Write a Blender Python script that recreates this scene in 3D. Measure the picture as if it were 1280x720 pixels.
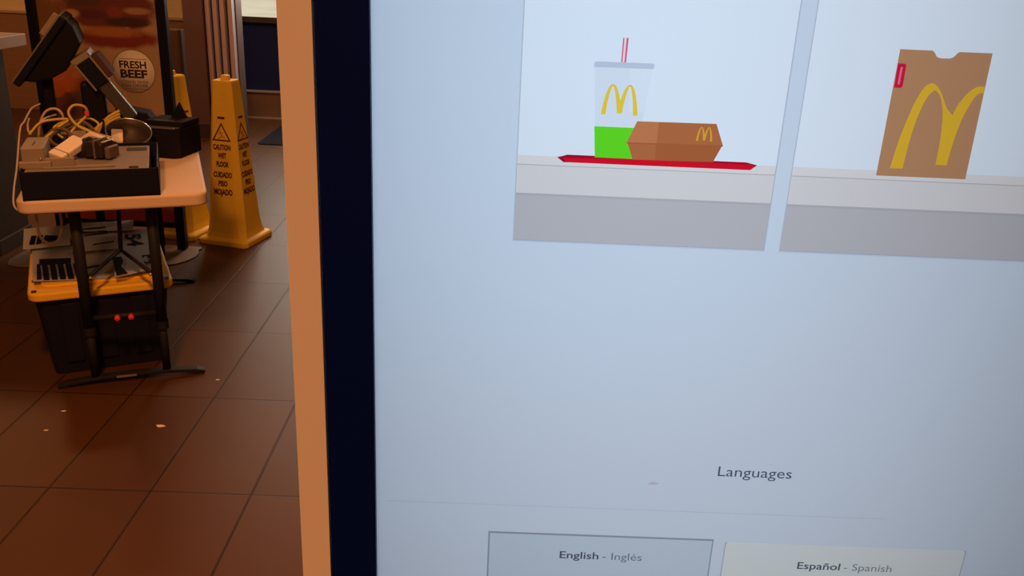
import bpy, bmesh, math, random
from mathutils import Vector, Matrix, geometry
R = math.radians
random.seed(7)
for o in list(bpy.data.objects): bpy.data.objects.remove(o)
SC = bpy.context.scene
COL = SC.collection

# ------------------------------------------------------------------ camera, exposure
# Axes follow the floor tiles and the kiosk: X right, Y away, Z up, metres.
cd = bpy.data.cameras.new('camera'); cam = bpy.data.objects.new('camera', cd); COL.objects.link(cam)
PITCH, ROLL, YAW, FPX = .3563, -.0467, .0164, 1100.5
def camera_axes():
    cp, sp = math.cos(PITCH), math.sin(PITCH)
    r0, d0, f = Vector((1,0,0)), Vector((0,-sp,-cp)), Vector((0,cp,-sp))
    r = r0*math.cos(ROLL)+d0*math.sin(ROLL); d = -r0*math.sin(ROLL)+d0*math.cos(ROLL)
    m = Matrix.Rotation(-YAW, 3, 'Z')
    return m@r, m@d, m@f
ax, ay, az = camera_axes()
cam.matrix_world = Matrix(((ax.x,-ay.x,-az.x,0),(ax.y,-ay.y,-az.y,0),(ax.z,-ay.z,-az.z,1.56),(0,0,0,1)))
cd.sensor_width = 36; cd.lens = 36*FPX/1280; cd.clip_start = .02; cd.clip_end = 60
SC.camera = cam
SC.view_settings.view_transform = 'Standard'; SC.view_settings.look = 'None'
SC.view_settings.exposure = 0; SC.view_settings.gamma = 1
try: SC.view_settings.use_curve_mapping = False
except Exception: pass

# ------------------------------------------------------------------ world and room lamps
w = bpy.data.worlds.new('world'); SC.world = w; w.use_nodes = True
w.node_tree.nodes['Background'].inputs[0].default_value = (1,.42,.16,1)
w.node_tree.nodes['Background'].inputs[1].default_value = .02
WARM = (1, .365, .118)
def lamp(name, loc, power, size, color=WARM, rot=(0,0,0), size_y=None, spread=None):
    l = bpy.data.lights.new(name, 'AREA'); l.energy = power; l.color = color
    l.shape = 'RECTANGLE' if size_y else 'DISK'; l.size = size
    if size_y: l.size_y = size_y
    if spread: l.spread = R(spread)
    o = bpy.data.objects.new(name, l); o.location = loc; o.rotation_euler = rot; COL.objects.link(o); return o
lamp('unseen_ceiling_light', (-.85, 1.15, 2.78), 66, .30)
lamp('unseen_ceiling_light', (-1.1, 3.0, 2.78), 10, .30)  # added light without a fixture, brightens the cone and table
lamp('unseen_ceiling_light', (-.2, -1.7, 2.78), 64, .45)
lamp('unseen_ceiling_light', (-1.6, 6.3, 2.78), 34, .45, (1, .42, .19))
lamp('unseen_ceiling_light', (-4.2, 6.6, 2.78), 30, .45, (1, .42, .17))
# daylight that enters through the window at the back
lamp('window_daylight', (-1.6, 8.40, 1.75), 40, 1.5, (1, .88, .72), (R(-75), 0, 0), 1.2)
# backlight lamps inside the kiosk housing, behind the screen
lamp('screen_backlight', (.030, .60, 1.56), .42, .24, (.86, .92, 1.0), (R(90), 0, R(180)), .34)
lamp('screen_backlight', (.10, .60, 1.45), .86, .40, (1.0, .915, .92), (R(90), 0, R(180)), .70)

# ------------------------------------------------------------------ materials
MATS = {}
def nt(name):
    m = bpy.data.materials.new(name); m.use_nodes = True
    return m, m.node_tree.nodes, m.node_tree.links, m.node_tree.nodes['Principled BSDF']
def mat(name, color, rough=.5, metal=0, var=.12, scale=14, bump=0, spec=.4, coat=0):
    """procedural surface: base colour with a little noise-driven wear, roughness variation and optional bump"""
    if name in MATS: return MATS[name]
    m, N, L, p = nt(name)
    p.inputs['Roughness'].default_value = rough; p.inputs['Metallic'].default_value = metal
    p.inputs['Specular IOR Level'].default_value = spec
    if coat: p.inputs['Coat Weight'].default_value = coat
    tc = N.new('ShaderNodeTexCoord'); no = N.new('ShaderNodeTexNoise'); no.inputs['Scale'].default_value = scale
    no.inputs['Detail'].default_value = 4
    L.new(tc.outputs['Object'], no.inputs['Vector'])
    mx = N.new('ShaderNodeMix'); mx.data_type = 'RGBA'
    c = list(color)
    mx.inputs[6].default_value = (*[x*(1-var) for x in c], 1); mx.inputs[7].default_value = (*[min(1, x*(1+var)) for x in c], 1)
    L.new(no.outputs['Fac'], mx.inputs[0]); L.new(mx.outputs[2], p.inputs['Base Color'])
    if bump:
        b = N.new('ShaderNodeBump'); b.inputs['Strength'].default_value = bump; b.inputs['Distance'].default_value = .002
        n2 = N.new('ShaderNodeTexNoise'); n2.inputs['Scale'].default_value = scale*12; L.new(tc.outputs['Object'], n2.inputs['Vector'])
        L.new(n2.outputs['Fac'], b.inputs['Height']); L.new(b.outputs[0], p.inputs['Normal'])
    MATS[name] = m; return m

def lin(r, g, b):
    f = lambda v: (v/255/12.92) if v <= 10 else ((v/255+.055)/1.055)**2.4
    return (f(r), f(g), f(b))
def lcd(name, rgb):
    """one coloured area of the display: a translucent film lit by the backlight behind it"""
    key = 'lcd_'+name
    if key in MATS: return MATS[key]
    m = bpy.data.materials.new(key); m.use_nodes = True; N, L = m.node_tree.nodes, m.node_tree.links
    N.clear(); o = N.new('ShaderNodeOutputMaterial'); t = N.new('ShaderNodeBsdfTranslucent')
    t.inputs[0].default_value = (*lin(*rgb), 1); L.new(t.outputs[0], o.inputs[0]); MATS[key] = m; return m
def film(name, rgb):
    """dark ink of the display: a filter over the lit film behind it"""
    key = 'film_'+name
    if key in MATS: return MATS[key]
    m = bpy.data.materials.new(key); m.use_nodes = True; N, L = m.node_tree.nodes, m.node_tree.links
    N.clear(); o = N.new('ShaderNodeOutputMaterial'); t = N.new('ShaderNodeBsdfTransparent')
    t.inputs[0].default_value = (*rgb, 1); L.new(t.outputs[0], o.inputs[0]); MATS[key] = m; return m

def tile_material():
    m, N, L, p = nt('floor_tiles')
    geo = N.new('ShaderNodeNewGeometry'); sep = N.new('ShaderNodeSeparateXYZ'); L.new(geo.outputs['Position'], sep.inputs[0])
    def math_(op, a, b=None, c=None):
        n = N.new('ShaderNodeMath'); n.operation = op
        for i, v in enumerate((a, b, c)):
            if v is None: continue
            if isinstance(v, (int, float)): n.inputs[i].default_value = v
            else: L.new(v, n.inputs[i])
        return n.outputs[0]
    tx = math_('DIVIDE', math_('ADD', sep.outputs[0], 1.337+.3048*40), .3048)
    ty_ = math_('DIVIDE', math_('ADD', sep.outputs[1], -2.292+.6065*40), .6065)
    def edge(t, s):   # distance in metres from the nearest grout line
        f = math_('FRACT', t); return math_('MULTIPLY', math_('MINIMUM', f, math_('SUBTRACT', 1, f)), s)
    d = math_('MINIMUM', edge(tx, .3048), edge(ty_, .6065))
    mr = N.new('ShaderNodeMapRange'); mr.interpolation_type = 'SMOOTHSTEP'
    L.new(d, mr.inputs[0]); mr.inputs[1].default_value = .0018; mr.inputs[2].default_value = .0038
    cell = N.new('ShaderNodeCombineXYZ'); L.new(math_('FLOOR', tx), cell.inputs[0]); L.new(math_('FLOOR', ty_), cell.inputs[1])
    wn = N.new('ShaderNodeTexWhiteNoise'); wn.noise_dimensions = '2D'; L.new(cell.outputs[0], wn.inputs['Vector'])
    no = N.new('ShaderNodeTexNoise'); no.inputs['Scale'].default_value = 5; no.inputs['Detail'].default_value = 6
    L.new(geo.outputs['Position'], no.inputs['Vector'])
    fac = math_('ADD', math_('MULTIPLY', wn.outputs['Value'], .45), math_('MULTIPLY', no.outputs['Fac'], .55))
    mx = N.new('ShaderNodeMix'); mx.data_type = 'RGBA'; L.new(fac, mx.inputs[0])
    mx.inputs[6].default_value = (.058, .023, .006, 1); mx.inputs[7].default_value = (.082, .035, .012, 1)
    g = N.new('ShaderNodeMix'); g.data_type = 'RGBA'; L.new(mr.outputs[0], g.inputs[0])
    g.inputs[6].default_value = (.018, .009, .006, 1); L.new(mx.outputs[2], g.inputs[7]); L.new(g.outputs[2], p.inputs['Base Color'])
    b = N.new('ShaderNodeBump'); b.inputs['Strength'].default_value = .5; b.inputs['Distance'].default_value = .003
    L.new(mr.outputs[0], b.inputs['Height']); L.new(b.outputs[0], p.inputs['Normal'])
    p.inputs['Roughness'].default_value = .45; p.inputs['Specular IOR Level'].default_value = .26
    return m
def wood_material(name, c1, c2, axis=2):
    if name in MATS: return MATS[name]
    m, N, L, p = nt(name); tc = N.new('ShaderNodeTexCoord'); mp = N.new('ShaderNodeMapping')
    s = [18, 18, 18]; s[axis] = 1.4; mp.inputs['Scale'].default_value = s
    L.new(tc.outputs['Object'], mp.inputs[0]); no = N.new('ShaderNodeTexNoise'); no.inputs['Scale'].default_value = 1.5; no.inputs['Detail'].default_value = 6
    L.new(mp.outputs[0], no.inputs['Vector']); cr = N.new('ShaderNodeMix'); cr.data_type = 'RGBA'
    cr.inputs[6].default_value = (*c1, 1); cr.inputs[7].default_value = (*c2, 1); L.new(no.outputs['Fac'], cr.inputs[0])
    L.new(cr.outputs[2], p.inputs['Base Color']); p.inputs['Roughness'].default_value = .45; MATS[name] = m; return m

# ------------------------------------------------------------------ mesh helpers
def new(): return bmesh.new()
def _merge(bm, tmp, M=None, mi=0):
    if M is not None: bmesh.ops.transform(tmp, matrix=M, verts=tmp.verts)
    vm = {v: bm.verts.new(v.co) for v in tmp.verts}
    for f in tmp.faces:
        try: nf = bm.faces.new([vm[v] for v in f.verts]); nf.material_index = mi; nf.smooth = f.smooth
        except ValueError: pass
    tmp.free()
def box(bm, x0, x1, y0, y1, z0, z1, bev=0, M=None, mi=0, seg=2):
    t = bmesh.new(); bmesh.ops.create_cube(t, size=1)
    bmesh.ops.transform(t, matrix=Matrix.Translation(((x0+x1)/2, (y0+y1)/2, (z0+z1)/2))@Matrix.Diagonal((x1-x0, y1-y0, z1-z0, 1)), verts=t.verts)
    if bev: bmesh.ops.bevel(t, geom=t.edges[:], offset=bev, segments=seg, affect='EDGES', profile=.5)
    _merge(bm, t, M, mi); return bm
def prism(bm, pts, z0, z1, bev=0, M=None, mi=0, seg=2):
    """polygon in XY extruded from z0 to z1"""
    t = bmesh.new(); vs = [t.verts.new((x, y, z0)) for x, y in pts]; f = t.faces.new(vs)
    r = bmesh.ops.extrude_face_region(t, geom=[f]); vv = [g for g in r['geom'] if isinstance(g, bmesh.types.BMVert)]
    bmesh.ops.translate(t, vec=(0, 0, z1-z0), verts=vv); bmesh.ops.recalc_face_normals(t, faces=t.faces[:])
    if bev:
        es = [e for e in t.edges if abs(e.verts[0].co.z-e.verts[1].co.z) < 1e-6]
        bmesh.ops.bevel(t, geom=es, offset=bev, segments=seg, affect='EDGES', profile=.5)
    _merge(bm, t, M, mi); return bm
def rrect(x0, x1, y0, y1, r, n=6):
    out = []
    for cx, cy, a in ((x1-r, y0+r, -90), (x1-r, y1-r, 0), (x0+r, y1-r, 90), (x0+r, y0+r, 180)):
        for k in range(n+1):
            t = R(a+90*k/n); out.append((cx+r*math.cos(t), cy+r*math.sin(t)))
    return out
def catmull(P, n=6, closed=False):
    P = [Vector(p) for p in P]; m = len(P); out = []
    for i in range(m if closed else m-1):
        g = (lambda k: P[k % m]) if closed else (lambda k: P[max(0, min(m-1, k))])
        a, b, c, d = g(i-1), g(i), g(i+1), g(i+2)
        for k in range(n):
            t = k/n; out.append(.5*((2*b)+(c-a)*t+(2*a-5*b+4*c-d)*t*t+(3*b-a-3*c+d)*t**3))
    if not closed: out.append(P[-1])
    return out
def tube(bm, P, r, n=8, closed=False, mi=0, r2=None):
    P = [Vector(p) for p in P]; m = len(P); rings = []; up = None
    for i in range(m):
        if closed: t = P[(i+1) % m]-P[i-1]
        else: t = P[min(i+1, m-1)]-P[max(i-1, 0)]
        t.normalize()
        if up is None:
            up = Vector((0, 0, 1)) if abs(t.z) < .9 else Vector((1, 0, 0))
        a = (up-t*up.dot(t)).normalized(); b = t.cross(a); up = a
        rr = r if r2 is None else r+(r2-r)*i/(m-1)
        rings.append([bm.verts.new(P[i]+(a*math.cos(2*math.pi*k/n)+b*math.sin(2*math.pi*k/n))*rr) for k in range(n)])
    for i in range(m if closed else m-1):
        A, B = rings[i], rings[(i+1) % m]
        for k in range(n):
            f = bm.faces.new((A[k], A[(k+1) % n], B[(k+1) % n], B[k])); f.smooth = True; f.material_index = mi
    if not closed:
        f = bm.faces.new(rings[0][::-1]); f.material_index = mi; f = bm.faces.new(rings[-1]); f.material_index = mi
    return bm
def rod(bm, a, b, r, n=14, mi=0): return tube(bm, [a, b], r, n, mi=mi)
def lathe(bm, prof, n=28, M=None, mi=0, smooth=True):
    t = bmesh.new(); rings = []
    for r, z in prof: rings.append([t.verts.new((r*math.cos(2*math.pi*k/n), r*math.sin(2*math.pi*k/n), z)) for k in range(n)] if r > 1e-6 else [t.verts.new((0, 0, z))])
    for A, B in zip(rings, rings[1:]):
        for k in range(n):
            k2 = (k+1) % n
            vs = [A[k % len(A)], A[k2 % len(A)], B[k2 % len(B)], B[k % len(B)]]
            u = list(dict.fromkeys(vs))
            if len(u) > 2:
                f = t.faces.new(u); f.smooth = smooth
    bmesh.ops.recalc_face_normals(t, faces=t.faces[:])
    _merge(bm, t, M, mi); return bm
def obj(name, bm, mats, parent=None, loc=None, rot=None, recalc=True):
    if recalc: bmesh.ops.recalc_face_normals(bm, faces=bm.faces[:])
    me = bpy.data.meshes.new(name); bm.to_mesh(me); bm.free()
    for m in (mats if isinstance(mats, (list, tuple)) else [mats]): me.materials.append(m)
    o = bpy.data.objects.new(name, me); COL.objects.link(o)
    if parent: o.parent = parent
    if loc is not None: o.location = loc
    if rot is not None: o.rotation_euler = rot
    return o
def tag(o, label, cat, group=None):
    o['label'] = label; o['category'] = cat
    if group: o['group'] = group
    return o
def thing(name, label, cat, loc=(0,0,0), rotz=0, group=None):
    o = bpy.data.objects.new(name, None); o.empty_display_size = .05; COL.objects.link(o)
    o.location = loc; o.rotation_euler = (0, 0, rotz); return tag(o, label, cat, group)
def struct(name, bm, m, parent=None):
    o = obj(name, bm, m, parent)
    if not parent: o['kind'] = 'structure'
    return o
def text(name, body, m, parent, M, width, height=None, ext=.0004, bold=0, align='CENTER', shear=0):
    """writing as a thin mesh; M places its local XY plane (baseline middle or left at the origin); scaled to width x height"""
    c = bpy.data.curves.new(name, 'FONT'); c.body = body; c.align_x = align; c.extrude = 0; c.offset = bold; c.shear = shear; c.resolution_u = 3
    t = bpy.data.objects.new(name+'_curve', c); COL.objects.link(t)
    me = bpy.data.meshes.new_from_object(t.evaluated_get(bpy.context.evaluated_depsgraph_get()))
    bpy.data.objects.remove(t); bpy.data.curves.remove(c); me.name = name
    xs = [v.co.x for v in me.vertices]; ys = [v.co.y for v in me.vertices]
    sx = width/(max(xs)-min(xs)); sy = (height/max(ys)) if height else sx
    for v in me.vertices: v.co = M@Vector((v.co.x*sx, v.co.y*sy, v.co.z))
    me.materials.clear(); me.materials.append(m)
    o = bpy.data.objects.new(name, me); COL.objects.link(o); o.parent = parent
    return o
def face_matrix(o, x, y):
    """matrix whose local X, Y run along x, y from point o"""
    x = Vector(x).normalized(); y = Vector(y); y = (y-x*y.dot(x)).normalized(); z = x.cross(y)
    return Matrix(((x.x, y.x, z.x, o[0]), (x.y, y.y, z.y, o[1]), (x.z, y.z, z.z, o[2]), (0, 0, 0, 1)))

# ================================================================== the room
TAN = mat('tan_wall_paint', (.68, .54, .28), .8, var=.05, bump=.1)
WOOD = wood_material('wall_wood', (.13, .085, .06), (.20, .135, .09))
b = new(); box(b, -6.1, 4.1, -4.1, 9.0, -.12, 0); struct('floor', b, tile_material())
b = new(); box(b, -6.1, 4.1, -4.1, 9.0, 2.9, 3.0); struct('ceiling', b, mat('ceiling_paint', (.55, .5, .42), .9))
b = new(); box(b, -6.1, -6.0, -4.0, 8.7, 0, 2.9); struct('wall_left', b, TAN)
b = new(); box(b, 4.0, 4.1, -4.0, 8.7, 0, 2.9); struct('wall_right', b, TAN)
b = new(); box(b, -6.0, 4.0, -4.1, -4.0, 0, 2.9); struct('wall_front', b, TAN)
WX0, WX1, WZ1 = -2.60, -.60, 2.35        # window in the back wall
b = new(); box(b, -6.0, WX0, 8.66, 8.8, 0, 2.9); box(b, WX1, 4.0, 8.66, 8.8, 0, 2.9); box(b, WX0, WX1, 8.66, 8.8, WZ1, 2.9); box(b, WX0, WX1, 8.66, 8.8, 0, .255)
struct('wall_back', b, TAN)
b = new(); box(b, -6.0, WX0-.02, 8.63, 8.66, 0, .89); struct('trim_1', b, wood_material('wainscot_wood', (.20, .105, .05), (.30, .16, .08), 0))
b = new(); box(b, -6.0, WX0-.02, 8.615, 8.66, .89, .915, .004); struct('trim_2', b, mat('light_wood_rail', (.42, .31, .2), .5))
b = new(); box(b, WX0, WX1, 8.63, 8.66, .012, .255); struct('trim_3', b, WOOD)
b = new(); box(b, WX0, WX1, 8.61, 8.66, 0, .02, .003); box(b, WX0, WX1, 8.61, 8.66, .255, .275, .003); struct('trim_4', b, mat('pale_metal_strip', (.45, .40, .36), .4, .6))
# window: bright daylight pane above, dark navy pane below
wf = new()
box(wf, WX0, WX0+.03, 8.62, 8.70, .275, WZ1); box(wf, WX1-.03, WX1, 8.62, 8.70, .275, WZ1); box(wf, WX0, WX1, 8.62, 8.70, WZ1-.04, WZ1); box(wf, WX0, WX1, 8.62, 8.70, .905, .955)
win = struct('window_1', wf, mat('dark_window_frame', (.05, .04, .035), .4))
b = new(); box(b, WX0+.03, WX1-.03, 8.66, 8.672, .275, .905); obj('lower_pane', b, mat('navy_panel', (.013, .022, .10), .4, spec=.1), win)
def daylight_pane():
    m, N, L, p = nt('daylight_pane'); em = N.new('ShaderNodeEmission'); no = N.new('ShaderNodeTexNoise'); tc = N.new('ShaderNodeTexCoord'); mp = N.new('ShaderNodeMapping')
    mp.inputs['Scale'].default_value = (1.2, 1, 14); mp.inputs['Rotation'].default_value = (0, .25, 0); no.inputs['Scale'].default_value = 2
    L.new(tc.outputs['Object'], mp.inputs[0]); L.new(mp.outputs[0], no.inputs['Vector']); mx = N.new('ShaderNodeMix'); mx.data_type = 'RGBA'
    mx.inputs[6].default_value = (.50, .42, .29, 1); mx.inputs[7].default_value = (.78, .70, .52, 1); L.new(no.outputs['Fac'], mx.inputs[0]); L.new(mx.outputs[2], em.inputs[0]); em.inputs[1].default_value = 1.05
    L.new(em.outputs[0], N['Material Output'].inputs[0]); return m
b = new(); box(b, WX0+.03, WX1-.03, 8.66, 8.672, .955, WZ1-.04); obj('upper_pane', b, daylight_pane(), win)
# pillar with vertical slats
b = new(); box(b, -2.70, -2.535, 7.60, 7.86, 0, 2.9, .004); struct('trim_5', b, mat('brown_laminate', (.13, .075, .075), .5))
b = new(); box(b, -2.705, -2.54, 7.592, 7.61, 0, .12); box(b, -2.535, -2.28, 7.64, 7.66, 0, .06); struct('baseboard_pillar', b, mat('dark_base', (.05, .035, .04), .5))
b = new(); box(b, -2.535, -2.285, 7.70, 7.86, 0, 2.9)
for k, x in enumerate((-2.520, -2.458, -2.398, -2.332)): box(b, x, x+.036, 7.62, 7.70, .06, 2.9, .003, mi=1)
struct('trim_6', b, [mat('slat_back_board', (.10, .065, .06), .6), mat('slat_grey', (.40, .33, .36), .5)])  # board behind the slats is darker than the slats

# booth bench by the back wall
bn = thing('booth_bench', 'brown wooden booth bench against the back wall, between poster stand and slatted pillar', 'bench', (-3.25, 8.05, 0))
b = new(); box(b, -.37, .36, .0, .07, .0, .86, .012); box(b, .335, .37, -.01, .08, 0, .86, .008, mi=1); obj('backrest', b, [mat('bench_brown', (.15, .082, .06), .5), mat('bench_dark_edge', (.070, .040, .035), .5)], bn)
b = new(); box(b, -.37, .36, .07, .52, .40, .46, .012); obj('seat', b, mat('bench_brown', (.15, .082, .06)), bn)
b = new(); box(b, -.36, .35, .10, .48, 0, .40); obj('base', b, mat('bench_dark_edge', (.035, .025, .03)), bn)

# dark floor mat under the window
b = new(); prism(b, rrect(-2.10, -1.05, 7.42, 8.38, .05), 0, .010, .003)
tag(obj('floor_mat', b, mat('mat_charcoal', (.014, .018, .026), .9, bump=.4, spec=.05)), 'dark grey rubber floor mat lying on the tiles below the back window', 'mat')

# counter at the far left
ct = thing('counter', 'tall grey service counter with a tan wooden top at the left edge', 'counter', (-2.5, 4.73, 0))
b = new(); box(b, -1.3, -.10, -.36, -.06, .08, 1.034); obj('body', b, mat('counter_grey', (.034, .032, .028), .7, spec=.2), ct)
b = new(); box(b, -1.3, 0, -.42, 0, 1.034, 1.095, .004); obj('countertop', b, wood_material('counter_top_wood', (.30, .24, .19), (.40, .32, .25), 0), ct)
b = new(); box(b, -1.3, -.09, -.375, -.05, 0, .08, .004); obj('kick_plate', b, mat('kick_dark', (.03, .026, .024), .6), ct)

# ================================================================== kiosk in the foreground
SX0, SX1, SZ0, SZ1 = -.0624, .3304, 1.130, 1.828
KX = .134
kio = thing('ordering_kiosk', 'tall self-order touchscreen kiosk with white frame and lit pale blue screen, nearest the camera', 'kiosk', (KX, .41, 0))
def ring(bm, o, i, y0, y1, bev=0):
    """rectangular ring in XZ: outer rect o, inner rect i, depth y0..y1"""
    (a, c, d, e), (A, Cc, D, E_) = o, i
    for x0, x1, z0, z1 in ((a, A, d, e), (Cc, c, d, e), (A, Cc, d, D), (A, Cc, E_, e)): box(bm, x0, x1, y0, y1, z0, z1, bev)
lx = lambda x: x-KX
O = (lx(-.1033), lx(.3713), SZ0-.041, SZ1+.041); I = (lx(-.0878), lx(.3558), SZ0-.0255, SZ1+.0255); S = (lx(SX0), lx(SX1), SZ0, SZ1)
b = new()
for x0, x1, z0, z1 in ((O[0], I[0], O[2], O[3]), (I[1], O[1], O[2], O[3]), (I[0], I[1], O[2], I[2]), (I[0], I[1], I[3], O[3])): box(b, x0, x1, -.0015, .016, z0, z1)
obj('frame', b, mat('white_frame', (.80, .80, .86), .4, var=.02, spec=.3), kio)
b = new(); g = .0008
ring(b, (I[0]+g, I[1]-g, I[2]+g, I[3]-g), S, 0, .016); obj('bezel', b, mat('black_bezel', (.0012, .0085, .13), .35, var=.05, spec=.06), kio)
b = new(); ring(b, (O[0]+.002, O[1]-.002, O[2]+.002, O[3]-.002), (O[0]+.006, O[1]-.006, O[2]+.006, O[3]-.006), .0161, .21)
box(b, O[0]+.002, O[1]-.002, .21, .214, O[2]+.002, O[3]-.002, mi=0)
obj('housing', b, mat('black_housing', (.012, .012, .014), .6), kio)
b = new(); box(b, -.14, .14, .03, .12, .03, SZ0-.040, .008); obj('pedestal', b, mat('silver_pedestal', (.45, .45, .46), .35, .5), kio)
b = new(); prism(b, rrect(-.24, .24, -.12, .26, .03), 0, .03, .006); obj('base_plate', b, mat('black_housing', (.012, .012, .014)), kio)

# --- what the screen shows: one flat picture cut into areas, in millimetres of the screen plane (x to the right, z up)
RX = .2*0
def rect(x0, x1, z0, z1): return [(x0, z0), (x1, z0), (x1, z1), (x0, z1)]
def arches(x0, x1, z0, z1, lean=0, clip=None, leg=.125):
    """double-arched golden letter in the box"""
    o = [(0, 0), (.03, .30), (.085, .62), (.15, .86), (.215, .975), (.275, 1.0), (.335, .965), (.40, .84), (.455, .66), (.5, .47)]
    i = [(leg, 0), (.145, .30), (.185, .62), (.225, .84), (.262, .925), (.285, .925), (.325, .80), (.37, .56), (.405, .30), (.432, .05)]
    so = [(p.x, p.y) for p in catmull([(a, c_, 0) for a, c_ in o], 4)]; si = [(p.x, p.y) for p in catmull([(a, c_, 0) for a, c_ in i], 4)]
    left = so; right = [(1-x, z) for x, z in so[:-1]][::-1]
    inr = [(1-x, z) for x, z in si]; inl = si[::-1]
    P = left+right+inr+inl
    return [(x0+(x1-x0)*x+lean*z, z0+(z1-z0)*z) for x, z in P]
C1 = (6.5, 130.0); C2 = (138.1, 261.6); CB = 1431.6; CT = 1640
LAY = []   # (owner, colour name, polygon) - later entries lie over earlier ones
def lay(owner, colour, poly): LAY.append((owner, colour, poly))
COLS = dict(bg=(203,222,240), bg2=(207,224,243), shade=(168,183,205), card=(222,239,253), card_top=(219,223,226), band=(213,217,221), band_line=(176,181,188), lower=(184,189,196),
    lid=(190,204,226), cup=(214,231,246), cup_r=(219,235,250), green=(96,222,40), straw_w=(236,222,236), straw_r=(222,96,138), gold=(232,206,62), gold_box=(214,168,50), gold_bag=(222,182,52),
    red=(212,18,44), red_d=(160,14,46), brown_l=(190,124,82), brown=(176,108,68), brown_d=(168,98,58), bag=(182,138,102), tagred=(206,28,66), tagpink=(236,110,150),
    btn=(192,213,230), btn_edge=(143,160,180), btn2=(214,229,233), line=(193,211,230))
lay('screen', 'bg', rect(SX0*1000, SX1*1000, SZ0*1000, SZ1*1000))
# heading bar line, button area
lay('screen', 'line', rect(SX0*1000+6, SX1*1000-110, 1277.6, 1278.2))
# cards with soft edge shade
for owner, (a, c) in (('meal_card', C1), ('takeaway_card', C2)):
    for k, (gx, col) in enumerate(((1.2, 'line'), (.55, 'shade'))): lay('screen', col, rect(a-gx*.5, c+gx*.6, CB-gx, CT))
    lay(owner, 'card', rect(a, c, CB, CT))
    lay(owner, 'card_top', rect(a, c, 1469.2, 1473.4)); lay(owner, 'band', rect(a, c, 1455.1, 1469.2))
    lay(owner, 'lower', rect(a, c, CB, 1455.1)); lay(owner, 'band_line', rect(a, c, 1453.9, 1455.1)); lay(owner, 'band_line', rect(a, c, 1468.8, 1469.2))
# tray, cup, box
lay('tray_picture', 'red_d', [(30.2, 1474.6), (25.3, 1473.2), (28.4, 1470.9), (117.9, 1470.9), (120.9, 1473.4), (115.6, 1474.6)])
lay('tray_picture', 'red', [(28.0, 1473.0), (30.3, 1470.9), (117.9, 1470.9), (119.6, 1472.7), (118, 1473.6), (60, 1473.9)])
lay('cup_picture', 'cup', [(40.0, 1516.2), (66.8, 1516.2), (62.2, 1473.9), (43.2, 1473.9)])
lay('cup_picture', 'cup_r', [(56.0, 1516.2), (66.8, 1516.2), (64.6, 1496), (57.5, 1496)])
lay('cup_picture', 'green', [(41.9, 1488.6), (63.7, 1488.6), (62.2, 1473.9), (43.2, 1473.9)])
lay('cup_picture', 'lid', [(39.7, 1515.7), (67.0, 1515.9), (67.4, 1517.4), (66.9, 1518.4), (40.2, 1518.2), (39.6, 1517.2)])
lay('cup_picture', 'straw_r', [(51.9, 1518.3), (54.2, 1518.3), (54.4, 1529.2), (51.9, 1529.2)])
lay('cup_picture', 'straw_w', [(52.5, 1518.3), (53.4, 1518.3), (53.5, 1529.2), (52.5, 1529.2)])
lay('cup_picture', 'gold', arches(44.5, 61.6, 1494.3, 1508.4))
lay('burger_box_picture', 'brown', [(61.8, 1491.8), (99.1, 1492.2), (103.4, 1482.0), (57.6, 1481.3)])
lay('burger_box_picture', 'brown_l', [(61.8, 1491.8), (72.0, 1491.9), (71.8, 1481.4), (57.6, 1481.3)])
lay('burger_box_picture', 'brown_d', [(58.2, 1481.3), (103.0, 1481.9), (99.6, 1474.0), (61.2, 1473.6)])
lay('burger_box_picture', 'brown', [(58.2, 1481.3), (71.8, 1481.4), (71.8, 1473.8), (61.2, 1473.6)])
lay('burger_box_picture', 'brown_d', [(57.6, 1481.7), (57.6, 1481.1), (103.4, 1481.6), (103.4, 1482.2)])
lay('burger_box_picture', 'gold_box', arches(90.3, 98.0, 1483.8, 1490.5, leg=.14))
BAG = [(178.5, 1529.7), (178.5, 1471.0), (221.6, 1471.0), (221.0, 1529.7), (205.8, 1529.6), (204.9, 1528.9), (203.6, 1527.2), (202.0, 1526.5), (197.6, 1526.5), (195.8, 1527.1), (194.6, 1528.8), (193.5, 1529.7)]
lay('bag_picture', 'bag', BAG)
lay('bag_picture', 'tagred', [(179.0, 1512.4), (182.2, 1512.4), (182.9, 1513.2), (182.7, 1522.9), (182.0, 1523.4), (178.7, 1523.4)])
lay('bag_picture', 'tagpink', rect(180.3, 181.3, 1514.0, 1521.8))
M_ = [(184.4, 1474.8), (186.2, 1489), (189.4, 1504), (192.6, 1512.4), (195.4, 1515.0), (198.0, 1514.6), (201.4, 1511.0), (205.2, 1504.5), (208.8, 1501.0), (210.2, 1505.5), (213.2, 1510.8), (216.6, 1514.0), (218.4, 1514.6), (220.9, 1514.7), (221.0, 1511.4), (219.4, 1511.6), (217.0, 1509.0), (213.8, 1500.0), (211.9, 1488.0), (211.2, 1477.3), (205.8, 1477.4), (205.6, 1488), (204.4, 1500), (202.0, 1508.0), (199.2, 1511.6), (197.4, 1511.6), (194.8, 1507.5), (192.6, 1499), (191.2, 1488), (190.5, 1474.8)]
M_ = [(p.x, p.y) for a, c in ((0, 9), (8, 14), (14, 20), (20, 30)) for p in catmull([(*q, 0) for q in M_[a:c]], 5)]
lay('bag_picture', 'gold_bag', M_)
# language buttons
lay('english_button', 'btn_edge', rect(0, 126.6, 1212, 1260.4)); lay('english_button', 'btn', rect(.9, 125.9, 1212.8, 1259.2))
lay('screen', 'shade', rect(133.2, 270.2, 1211.4, 1258.6)); lay('spanish_button', 'btn2', [(p[0], p[1]) for p in rrect(133.8, 269.6, 1212, 1258.9, 2, 3)])

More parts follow.
